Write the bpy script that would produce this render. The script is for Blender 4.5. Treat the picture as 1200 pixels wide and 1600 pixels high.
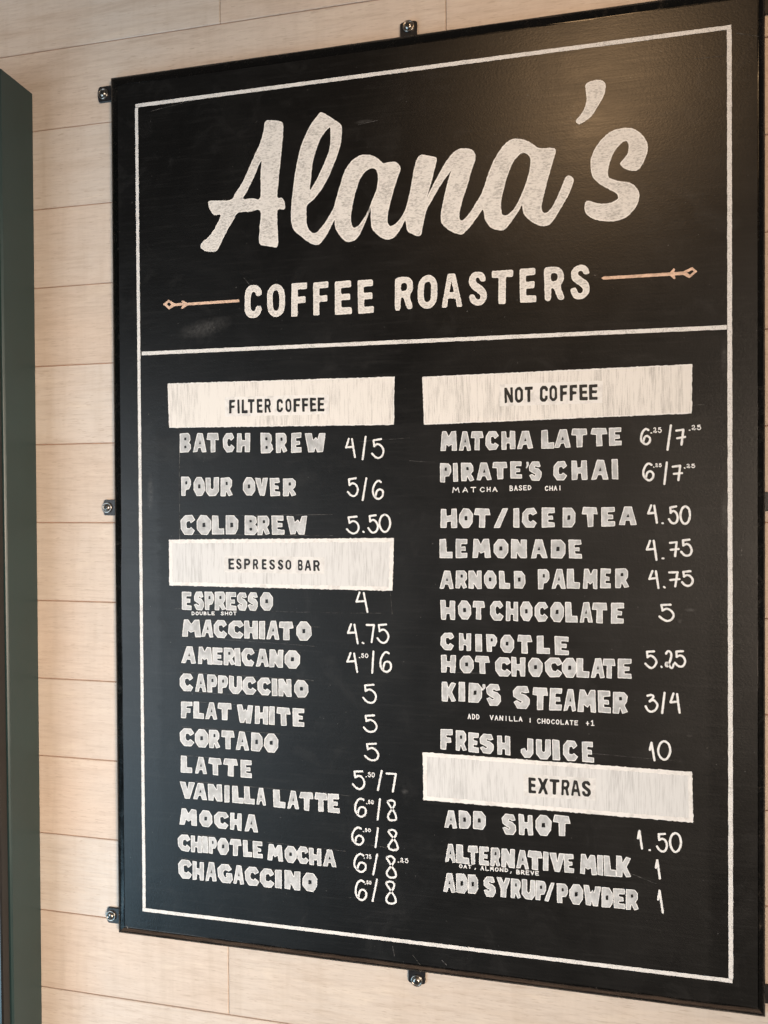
import bpy, math, random
from mathutils import Vector, Matrix
from mathutils.geometry import delaunay_2d_cdt

scene = bpy.context.scene
for o in list(bpy.data.objects):
    bpy.data.objects.remove(o)

# ------------------------------------------------------------------ camera
# metres; x right along the wall, y into the wall (wall face y = 0), z up,
# origin at the middle of the chalkboard
BOARD_Y = -0.018                      # front face of the chalkboard
cam_data = bpy.data.cameras.new('camera')
cam = bpy.data.objects.new('camera', cam_data)
scene.collection.objects.link(cam)
scene.camera = cam
yaw, pitch, roll = math.radians(-12.242), math.radians(-0.579), math.radians(-0.316)
fwd = Vector((math.sin(yaw) * math.cos(pitch), math.cos(yaw) * math.cos(pitch), math.sin(pitch)))
right = Vector((math.cos(yaw), -math.sin(yaw), 0))
up = right.cross(fwd)
r2 = right * math.cos(roll) + up * math.sin(roll)
u2 = up * math.cos(roll) - right * math.sin(roll)
M = Matrix((r2, u2, -fwd)).transposed().to_4x4()
M.translation = Vector((0.1678, -0.9310 + BOARD_Y, 0.0057))
cam.matrix_world = M
cam_data.sensor_fit = 'HORIZONTAL'
cam_data.sensor_width = 36
cam_data.lens = 36 * 1150 / 1200
cam_data.clip_start = 0.01
cam_data.clip_end = 100

# ------------------------------------------------------------------ light
world = bpy.data.worlds.new('World')
scene.world = world
world.use_nodes = True
bg = world.node_tree.nodes['Background']
bg.inputs[0].default_value = (1.0, 0.92, 0.85, 1)
bg.inputs[1].default_value = 0.07

def area_light(name, loc, target, sx, sy, color, power, spread=180):
    d = bpy.data.lights.new(name, 'AREA')
    d.shape = 'RECTANGLE'
    d.size, d.size_y = sx, sy
    d.color = color
    d.energy = power
    d.spread = math.radians(spread)
    o = bpy.data.objects.new(name, d)
    o.location = loc
    o.rotation_euler = (Vector(target) - Vector(loc)).to_track_quat('-Z', 'Z').to_euler()
    scene.collection.objects.link(o)
    return o

area_light('window_light', (-1.55, -1.75, -0.45), (-1.05, 0, -0.85), 1.0, 1.4, (0.82, 0.92, 1.0), 21)
area_light('room_light', (2.2, -3.2, -0.30), (-0.75, 0, -0.45), 1.8, 1.5, (1.0, 0.80, 0.62), 18.5, 42)
area_light('low_cool_fill', (-2.0, -1.30, -1.55), (0.1, 0, -0.80), 1.0, 0.8, (0.46, 0.78, 1.0), 26)  # unseen fill, added to cool and brighten the bottom of the wall
ld = bpy.data.lights.new('ceiling_spot', 'SPOT')
ld.color = (1.0, 0.62, 0.32)
ld.energy = 20
ld.shadow_soft_size = 0.09
ld.spot_size = math.radians(84)
ld.spot_blend = 1.0
lo = bpy.data.objects.new('ceiling_spot', ld)
lo.location = (0.30, -1.0, 1.02)
lo.rotation_euler = (Vector((0.42, 0, 0.35)) - Vector(lo.location)).to_track_quat('-Z', 'Y').to_euler()
scene.collection.objects.link(lo)

vs = scene.view_settings
vs.view_transform = 'Standard'
vs.look = 'None'
vs.exposure = 0
vs.gamma = 1
vs.use_curve_mapping = False
scene.render.engine = 'CYCLES'
scene.render.resolution_x = 768
scene.render.resolution_y = 1024

# ------------------------------------------------------------------ measurements
# everything below is in millimetres on the board face (x right, z up from the board's middle)
MENU_ITEMS=[
[["BATCH",[-321.2,-303.7,105.1,78.7,-301.7,-281.0,104.5,78.4,-282.0,-262.4,103.9,78.1,-257.6,-239.9,103.1,77.7,-237.6,-217.7,102.5,77.4]],["BREW",[-203.2,-185.4,102.6,75.6,-181.6,-164.7,102.0,75.5,-160.4,-145.0,101.4,75.4,-141.0,-111.9,100.6,75.2]]],
[["POUR",[-319.7,-304.6,45.2,19.6,-301.2,-283.9,44.7,19.2,-283.5,-263.3,44.2,18.8,-261.4,-243.1,43.6,18.4]],["OVER",[-229.0,-210.9,42.9,18.8,-211.8,-191.9,42.4,18.5,-190.4,-175.7,41.9,18.1,-171.9,-152.5,41.3,17.7]]],
[["COLD",[-321.0,-298.7,-7.5,-34.3,-297.4,-275.1,-7.8,-34.2,-274.7,-256.0,-8.0,-34.0,-254.6,-235.6,-8.2,-33.8]],["BREW",[-227.2,-208.0,-8.1,-34.3,-208.4,-189.8,-8.3,-34.0,-188.9,-170.0,-8.6,-33.6,-167.8,-137.1,-8.9,-33.2]]],
[["ESPRESSO",[-320.4,-304.8,-112.5,-137.8,-302.2,-286.6,-112.3,-137.5,-286.2,-271.7,-112.2,-137.2,-271.7,-253.7,-112.0,-137.0,-255.3,-239.0,-111.9,-136.7,-239.0,-223.2,-111.7,-136.4,-223.2,-207.9,-111.6,-136.2,-205.4,-186.6,-111.4,-135.8]]],
[["MACCHIATO",[-320.3,-291.7,-150.7,-174.4,-291.3,-272.4,-150.5,-174.4,-273.2,-252.8,-150.3,-174.4,-251.9,-228.7,-150.1,-174.4,-228.7,-208.5,-149.9,-174.4,-207.6,-197.9,-149.8,-174.5,-196.7,-177.8,-149.7,-174.5,-179.7,-157.6,-149.5,-174.5,-155.1,-132.9,-149.3,-174.5]]],
[["AMERICANO",[-321.4,-298.7,-188.2,-211.3,-297.7,-275.0,-188.2,-211.4,-275.4,-259.8,-188.1,-211.5,-259.0,-241.5,-188.1,-211.5,-243.1,-233.4,-188.0,-211.6,-232.8,-213.4,-188.0,-211.6,-212.6,-193.2,-188.0,-211.7,-193.2,-172.8,-187.9,-211.7,-171.3,-149.1,-187.9,-211.8]]],
[["CAPPUCCINO",[-324.2,-303.0,-225.2,-249.8,-301.6,-283.8,-225.4,-249.8,-283.4,-267.7,-225.6,-249.9,-267.7,-252.5,-225.8,-249.9,-251.5,-232.1,-226.0,-249.9,-231.8,-211.4,-226.3,-249.9,-210.1,-190.1,-226.5,-249.9,-189.7,-181.2,-226.7,-249.9,-180.6,-161.3,-226.9,-250.0,-158.5,-137.3,-227.2,-250.0]]],
[["FLAT",[-322.9,-305.3,-264.2,-287.3,-304.2,-287.9,-263.8,-287.2,-286.5,-268.0,-263.5,-287.0,-269.0,-246.8,-263.2,-286.9]],["WHITE",[-240.6,-215.7,-264.7,-289.0,-214.2,-194.6,-264.9,-289.1,-193.8,-185.3,-265.0,-289.1,-183.8,-163.1,-265.1,-289.2,-160.6,-143.8,-265.2,-289.2]]],
[["CORTADO",[-324.9,-302.5,-301.2,-325.8,-302.3,-281.5,-301.1,-325.9,-281.1,-264.6,-301.1,-325.9,-263.8,-242.8,-301.1,-325.9,-242.8,-222.3,-301.0,-326.0,-220.2,-202.6,-301.0,-326.0,-201.3,-180.6,-300.9,-326.0]]],
[["LATTE",[-323.7,-306.0,-339.6,-362.8,-303.2,-284.0,-339.6,-362.8,-283.3,-262.1,-339.5,-362.9,-260.6,-238.6,-339.5,-362.9,-235.5,-218.4,-339.5,-363.0]]],
[["VANILLA",[-326.4,-302.5,-375.6,-398.6,-305.3,-284.3,-375.6,-398.6,-283.2,-262.0,-375.6,-398.7,-259.3,-251.2,-375.6,-398.8,-247.9,-230.9,-375.7,-398.8,-230.5,-214.5,-375.7,-398.8,-213.9,-198.4,-375.7,-398.9]],["LATTE",[-189.0,-171.0,-376.3,-400.1,-169.4,-151.8,-376.2,-400.2,-152.4,-131.6,-376.1,-400.4,-131.6,-112.1,-376.0,-400.5,-112.5,-95.9,-375.9,-400.6]]],
[["MOCHA",[-325.9,-299.1,-412.9,-435.1,-297.0,-276.7,-412.8,-435.5,-274.6,-252.8,-412.8,-435.8,-251.6,-233.7,-412.8,-436.1,-231.0,-209.8,-412.7,-436.4]]],
[["CHIPOTLE",[-329.3,-309.3,-449.1,-471.9,-309.8,-292.8,-448.9,-471.7,-292.4,-283.6,-448.9,-471.6,-283.4,-270.4,-448.8,-471.5,-270.0,-253.1,-448.7,-471.4,-252.7,-234.2,-448.6,-471.2,-232.8,-219.2,-448.5,-471.0,-219.0,-203.9,-448.4,-470.9]],["MOCHA",[-197.4,-174.8,-450.3,-472.3,-173.4,-155.8,-450.2,-472.5,-155.8,-138.5,-450.1,-472.7,-139.1,-120.9,-450.0,-472.9,-120.1,-100.7,-450.0,-473.1]]],
[["CHAGACCINO",[-329.2,-307.3,-484.0,-510.0,-307.5,-289.9,-484.0,-509.9,-288.4,-270.7,-484.0,-509.7,-270.3,-248.1,-484.0,-509.6,-247.5,-230.8,-484.0,-509.4,-230.4,-208.9,-484.0,-509.3,-208.8,-187.7,-484.0,-509.1,-187.3,-176.7,-484.0,-509.0,-173.9,-150.8,-484.0,-508.8,-148.4,-127.3,-484.0,-508.7]]],
[["MATCHA",[39.6,61.8,98.0,73.1,62.9,79.2,97.5,73.3,77.5,94.6,97.2,73.4,96.3,113.7,96.7,73.5,115.8,134.1,96.3,73.6,134.8,156.0,95.8,73.7]],["LATTE",[164.5,180.7,96.7,73.8,180.3,201.1,96.9,74.3,200.3,220.9,97.1,74.7,223.5,243.8,97.4,75.3,244.8,260.7,97.6,75.7]]],
[["PIRATE",[38.6,53.6,57.5,33.5,55.6,62.1,57.6,34.0,65.5,82.7,57.8,34.7,84.4,104.7,58.0,35.6,104.1,124.6,58.2,36.5,126.9,141.9,58.4,37.3]],["'",[146.1,150.3,57.7,49.6]],["S",[149.8,165.8,58.2,34.3]],["CHAI",[179.1,196.5,57.9,34.5,200.6,220.4,58.2,34.6,223.8,245.7,58.6,34.6,248.3,256.4,58.8,34.7]]],
[["HOT/ICED",[39.2,60.9,-0.0,-24.3,62.7,80.8,0.1,-24.2,81.4,102.8,0.1,-24.1,105.9,125.0,0.2,-24.0,130.8,138.4,0.3,-23.9,141.3,160.0,0.3,-23.8,165.0,181.8,0.4,-23.7,190.2,206.1,0.5,-23.6]],["TEA",[213.2,233.0,0.9,-23.0,235.6,252.9,1.1,-22.0,256.5,277.6,1.2,-20.9]]],
[["LEMONADE",[37.7,54.7,-38.5,-62.4,58.2,73.7,-38.6,-62.3,79.1,102.6,-38.6,-62.2,105.8,124.8,-38.6,-62.1,127.5,147.4,-38.7,-62.0,151.0,172.3,-38.7,-61.8,176.0,194.4,-38.7,-61.7,197.2,213.5,-38.8,-61.6]]],
[["ARNOLD",[37.7,56.7,-78.5,-101.9,58.0,74.0,-78.4,-101.4,74.6,91.8,-78.2,-101.0,93.9,109.9,-78.1,-100.5,112.4,126.8,-77.9,-100.1,130.6,145.6,-77.8,-99.6]],["PALMER",[160.2,175.0,-75.7,-100.2,176.7,194.5,-75.2,-99.5,195.1,211.3,-74.7,-98.9,213.8,232.5,-74.2,-98.3,234.5,247.8,-73.7,-97.6,251.8,268.8,-73.2,-97.0]]],
[["HOT",[38.6,58.2,-116.9,-141.3,60.8,78.3,-116.6,-140.5,79.0,95.5,-116.3,-139.8]],["CHOCOLATE",[101.2,118.6,-116.4,-140.4,120.7,136.7,-116.3,-140.3,138.2,154.4,-116.1,-140.3,156.3,173.1,-115.9,-140.3,174.9,192.1,-115.7,-140.3,192.9,208.2,-115.6,-140.3,209.6,226.3,-115.4,-140.2,224.3,243.3,-115.2,-140.2,246.9,262.8,-115.0,-140.2]]],
[["CHIPOTLE",[38.4,56.5,-157.8,-179.7,62.0,77.9,-157.9,-179.9,82.7,91.7,-157.9,-180.0,96.2,110.6,-157.9,-180.1,113.8,131.3,-157.9,-180.2,134.2,153.7,-158.0,-180.4,158.2,175.4,-158.0,-180.5,180.1,197.9,-158.0,-180.7]],["HOT",[38.9,58.4,-186.3,-208.6,62.3,81.3,-186.3,-208.4,81.7,101.4,-186.2,-208.2]],["CHOCOLATE",[107.3,127.8,-186.5,-210.2,127.4,145.2,-186.0,-209.7,148.0,166.4,-185.5,-209.2,168.1,190.3,-184.9,-208.6,189.1,207.4,-184.4,-208.1,206.0,222.1,-184.0,-207.7,222.7,240.6,-183.5,-207.3,236.4,253.1,-183.2,-207.0,254.7,271.3,-182.7,-206.5]]],
[["KID",[39.2,59.1,-220.3,-245.1,61.2,70.1,-220.2,-244.9,74.0,91.2,-220.1,-244.8]],["'",[90.6,95.7,-221.3,-229.5]],["S",[95.9,115.0,-220.7,-247.8]],["STEAMER",[129.4,150.7,-221.5,-250.1,152.6,172.5,-221.8,-249.9,173.7,189.6,-222.0,-249.8,190.6,206.9,-222.2,-249.6,207.5,230.7,-222.5,-249.5,231.1,247.1,-222.8,-249.3,249.1,267.3,-223.0,-249.1]]],
[["FRESH",[37.8,54.2,-281.2,-307.4,57.0,72.0,-282.3,-307.9,73.1,87.3,-283.2,-308.3,87.7,105.9,-284.2,-308.7,109.1,126.2,-285.4,-309.3]],["JUICE",[138.2,154.7,-286.8,-310.9,156.8,176.0,-286.6,-311.0,177.0,186.7,-286.5,-311.1,190.0,208.3,-286.3,-311.2,212.2,226.9,-286.1,-311.3]]],
[["ADD",[42.1,59.4,-384.4,-407.4,60.7,76.6,-383.7,-406.6,78.8,95.7,-382.9,-405.7]],["SHOT",[115.0,133.3,-383.2,-408.7,135.9,153.6,-382.1,-407.4,156.0,176.5,-380.9,-406.2,177.3,199.1,-379.8,-404.9]]],
[["ALTERNATIVE",[42.5,57.4,-427.6,-451.3,57.0,74.4,-427.5,-451.2,71.7,86.0,-427.4,-451.0,86.0,99.5,-427.2,-450.9,100.6,113.8,-427.1,-450.7,113.7,131.6,-427.0,-450.5,132.1,148.9,-426.8,-450.3,145.7,165.5,-426.7,-450.2,165.5,172.5,-426.6,-450.0,173.1,192.7,-426.5,-449.8,190.5,203.2,-426.4,-449.7]],["MILK",[209.1,229.9,-425.2,-449.5,230.3,237.6,-424.5,-449.2,238.0,253.0,-423.9,-448.9,252.0,270.4,-423.1,-448.6]]],
[["ADD",[40.1,57.0,-465.2,-489.9,57.0,72.3,-464.4,-489.1,71.8,85.4,-463.7,-488.3]],["SYRUP",[91.4,107.5,-464.4,-489.8,107.5,126.1,-464.1,-489.3,125.6,139.1,-463.8,-488.8,139.1,156.3,-463.5,-488.4,155.9,169.8,-463.2,-487.9]],["/",[166.6,180.3,-464.3,-488.0]],["POWDER",[182.0,195.9,-463.7,-488.1,196.8,214.0,-463.6,-488.0,213.1,234.8,-463.4,-487.9,234.8,249.2,-463.3,-487.8,248.8,263.6,-463.1,-487.7,263.2,279.1,-463.0,-487.6]]],
]
SMALL_NOTES=[
[["DOUBLE",[-305.6,-300.8,-139.7,-144.9,-299.6,-294.8,-139.6,-144.7,-293.7,-288.9,-139.4,-144.5,-287.7,-283.0,-139.3,-144.4,-281.8,-277.1,-139.1,-144.2,-275.9,-271.2,-139.0,-144.1]],["SHOT",[-262.6,-257.7,-138.6,-143.9,-256.4,-251.5,-138.5,-143.7,-250.3,-245.4,-138.3,-143.6,-244.2,-239.3,-138.2,-143.4]]],
[["MATCHA",[54.6,63.7,27.3,20.0,67.6,74.5,27.3,20.3,77.7,84.8,27.3,20.4,89.5,95.5,27.2,20.6,98.0,102.9,27.2,20.8,105.0,111.4,27.2,20.9]],["BASED",[126.3,130.8,28.7,21.6,131.9,136.3,28.7,21.8,137.4,141.9,28.8,22.1,143.0,147.4,28.8,22.3,148.5,153.0,28.8,22.6]],["CHAI",[169.3,173.6,27.8,21.5,174.7,179.0,27.9,21.6,180.0,184.3,27.9,21.6,185.3,189.6,28.0,21.7]]],
[["ADD",[72.9,77.1,-259.5,-266.7,78.2,82.5,-259.5,-266.6,83.5,87.8,-259.6,-266.5]],["VANILLA",[100.6,105.4,-259.7,-266.4,106.6,111.4,-259.7,-266.4,112.6,117.4,-259.7,-266.3,118.6,123.3,-259.7,-266.3,124.5,129.3,-259.7,-266.3,130.4,135.2,-259.6,-266.3,136.4,141.1,-259.6,-266.2]],["|",[149.6,151.3,-260.8,-266.8]],["CHOCOLATE",[158.9,163.4,-260.7,-267.3,164.6,169.1,-260.7,-267.3,170.2,174.7,-260.7,-267.2,175.9,180.4,-260.7,-267.1,181.5,186.0,-260.7,-267.1,187.1,191.6,-260.7,-267.0,192.7,197.1,-260.7,-266.9,198.3,202.7,-260.7,-266.9,203.8,208.3,-260.7,-266.8]],["+1",[217.1,221.8,-259.6,-266.8,223.0,227.6,-259.3,-266.4]]],
[["OAT",[61.1,65.6,-452.2,-457.4,66.7,71.3,-452.1,-457.3,72.4,76.9,-451.9,-457.1]],[",",[80.4,82.6,-455.0,-457.7]],["ALMOND",[88.1,92.9,-451.9,-457.6,94.1,99.0,-451.8,-457.4,100.2,105.0,-451.8,-457.3,106.2,111.0,-451.8,-457.1,112.2,117.0,-451.8,-456.9,118.2,122.9,-451.8,-456.7]],[",",[124.8,127.4,-455.0,-458.1]],["BREVE",[132.8,137.5,-452.1,-458.2,138.6,143.3,-452.0,-457.9,144.4,149.0,-451.9,-457.7,150.2,154.8,-451.8,-457.4,156.0,160.6,-451.8,-457.1]]],
]
PRICES=[
[["4",-86.0,-70.9,93.4,66.3],["/",-63.5,-56.7,95.5,63.6],["5",-50.7,-33.0,91.7,64.9]],
[["5",-83.8,-67.6,41.4,15.5],["/",-63.8,-56.1,41.6,10.4],["6",-50.5,-33.8,37.7,12.0]],
[["5",-85.1,-66.4,-8.5,-32.9],[".",-63.3,-60.0,-28.6,-30.7],["5",-56.5,-41.2,-6.6,-31.9],["0",-41.4,-24.8,-6.2,-31.2]],
[["4",-73.6,-55.2,-107.4,-135.4]],
[["4",-85.0,-68.8,-149.1,-176.7],[".",-65.0,-61.3,-173.7,-175.8],["7",-59.3,-47.0,-148.9,-174.3],["5",-45.1,-28.1,-148.4,-174.9]],
[["4",-86.0,-69.4,-186.7,-214.1],[".50",-69.0,-56.1,-188.2,-194.8],["/",-52.3,-48.0,-183.8,-214.3],["6",-41.9,-24.5,-183.9,-212.6]],
[["5",-64.6,-44.8,-227.4,-253.8]],
[["5",-64.1,-44.2,-267.5,-291.9]],
[["5",-62.5,-41.8,-304.2,-328.9]],
[["5",-79.0,-60.8,-341.6,-367.6],[".50",-60.9,-48.2,-343.3,-350.6],["/",-45.5,-37.8,-339.3,-367.4],["7",-33.9,-19.3,-341.3,-367.7]],
[["6",-76.7,-59.5,-377.4,-403.6],[".50",-60.1,-50.0,-379.5,-385.7],["/",-46.2,-40.4,-376.4,-405.9],["8",-32.8,-18.6,-376.5,-405.3]],
[["6",-80.8,-63.0,-415.9,-441.1],[".50",-64.9,-54.1,-417.0,-422.7],["/",-49.3,-43.3,-414.9,-442.2],["8",-32.0,-16.6,-414.8,-443.7]],
[["6",-78.1,-59.9,-450.3,-476.6],[".75",-63.9,-53.5,-451.2,-457.6],["/",-52.4,-44.7,-449.1,-478.3],["8",-34.8,-19.3,-449.7,-479.8],[".25",-18.6,-4.4,-451.5,-458.4]],
[["6",-76.7,-59.2,-485.1,-513.5],[".50",-62.7,-53.7,-485.7,-491.4],["/",-53.7,-44.9,-481.7,-513.3],["8",-35.7,-19.8,-482.5,-514.0]],
[["6",280.8,293.9,95.9,75.2],[".25",293.1,306.0,96.4,88.9],["/",311.2,317.5,99.3,68.1],["7x",321.0,333.2,94.4,73.8],[".25",336.1,350.1,98.1,91.1]],
[["6",283.3,297.8,54.3,31.9],[".25",296.1,305.9,53.4,48.1],["/",307.5,312.9,55.5,27.0],["7x",317.2,329.8,51.6,31.4],[".25",330.6,343.4,52.2,46.4]],
[["4",289.0,301.7,4.7,-19.0],[".",305.3,308.2,-17.3,-19.6],["5",312.6,325.2,2.7,-19.8],["0",325.4,338.8,2.7,-20.5]],
[["4",287.1,301.6,-37.8,-63.4],[".",305.3,308.8,-59.4,-61.7],["7x",313.6,325.9,-39.3,-59.0],["5",326.6,340.6,-36.5,-58.5]],
[["4",290.2,303.7,-74.3,-97.2],[".",306.9,310.2,-93.9,-96.0],["7x",312.9,326.9,-74.9,-95.2],["5",327.1,341.8,-74.2,-94.1]],
[["5",302.0,320.1,-114.4,-136.5]],
[["5",285.7,300.6,-171.1,-193.7],[".",303.9,306.6,-189.7,-191.6],["2",308.6,320.3,-170.4,-192.8],["5",319.0,333.1,-169.7,-191.0]],
[["3",285.6,301.9,-224.0,-246.4],["/",304.6,309.9,-220.5,-247.6],["4",313.8,327.3,-220.4,-246.1]],
[["1",290.5,298.5,-280.8,-304.7],["0",300.2,316.1,-278.7,-303.4]],
[["1",276.7,284.0,-388.8,-412.7],[".",289.9,293.0,-411.5,-413.8],["5",298.7,312.5,-390.4,-414.4],["0",313.2,328.0,-388.3,-413.1]],
[["1",297.2,304.4,-422.6,-447.0]],
[["1",299.6,307.7,-458.8,-487.9]],
]
HEADERS=[
["FILTER COFFEE",[[-338.5,174.1],[-19.5,170.1],[-20.4,108.6],[-336.6,113.3]],[["FILTER",[-247.8,-239.2,148.5,130.0,-235.8,-232.6,148.4,129.9,-229.5,-221.2,148.3,129.8,-220.9,-211.3,148.3,129.7,-208.0,-199.8,148.1,129.6,-196.8,-187.7,148.0,129.4]],["COFFEE",[-179.8,-171.0,147.0,129.5,-167.4,-159.0,147.0,129.3,-156.0,-146.9,147.0,129.2,-144.2,-135.7,147.0,129.0,-133.3,-124.7,147.0,128.9,-122.7,-113.5,147.0,128.7]]],0],
["ESPRESSO BAR",[[-338.6,-41.3],[-21.2,-37.7],[-23.7,-105.7],[-338.6,-104.4]],[["ESPRESSO",[-250.7,-242.0,-66.3,-81.0,-239.4,-231.3,-66.4,-80.9,-227.9,-219.1,-66.5,-80.8,-215.2,-207.4,-66.7,-80.7,-202.3,-195.4,-66.9,-80.6,-191.9,-183.6,-67.0,-80.6,-179.7,-172.1,-67.2,-80.5,-168.9,-160.9,-67.3,-80.4]],["BAR",[-151.5,-144.8,-67.1,-81.2,-142.3,-133.1,-67.2,-81.5,-130.1,-120.9,-67.3,-81.8]]],1],
["NOT COFFEE",[[17.3,168.3],[340.0,169.8],[339.4,111.8],[18.9,107.5]],[["NOT",[120.5,130.8,150.9,131.5,133.2,143.1,150.8,131.5,145.3,155.1,150.7,131.5]],["COFFEE",[163.7,173.2,151.1,131.6,175.3,184.4,151.0,131.6,187.8,196.7,150.9,131.6,199.6,208.2,150.8,131.6,210.8,220.4,150.7,131.6,222.2,232.3,150.6,131.6]]],0],
["EXTRAS",[[15.2,-312.7],[339.4,-314.7],[340.7,-375.0],[15.5,-374.0]],[["EXTRAS",[148.0,157.4,-335.2,-354.8,159.3,172.5,-335.0,-354.6,173.8,185.6,-334.9,-354.4,188.1,197.9,-334.7,-354.2,199.3,210.9,-334.6,-354.1,212.4,223.0,-334.5,-353.9]]],1],
]
SUBTITLE=[
["COFFEE",[-224.2,-200.2,300.9,257.0,-192.2,-167.4,300.1,256.4,-158.1,-137.0,299.3,255.7,-127.8,-107.3,298.5,255.1,-98.3,-75.9,297.8,254.5,-67.2,-46.4,297.0,253.9]],
["ROASTERS",[-18.2,6.1,297.4,255.1,11.8,36.5,297.3,255.1,41.7,68.0,297.1,255.0,76.7,98.7,297.0,255.0,105.2,131.2,296.8,255.0,139.9,159.1,296.6,254.9,169.7,193.9,296.5,254.9,200.8,223.3,296.3,254.9]],
]
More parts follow.
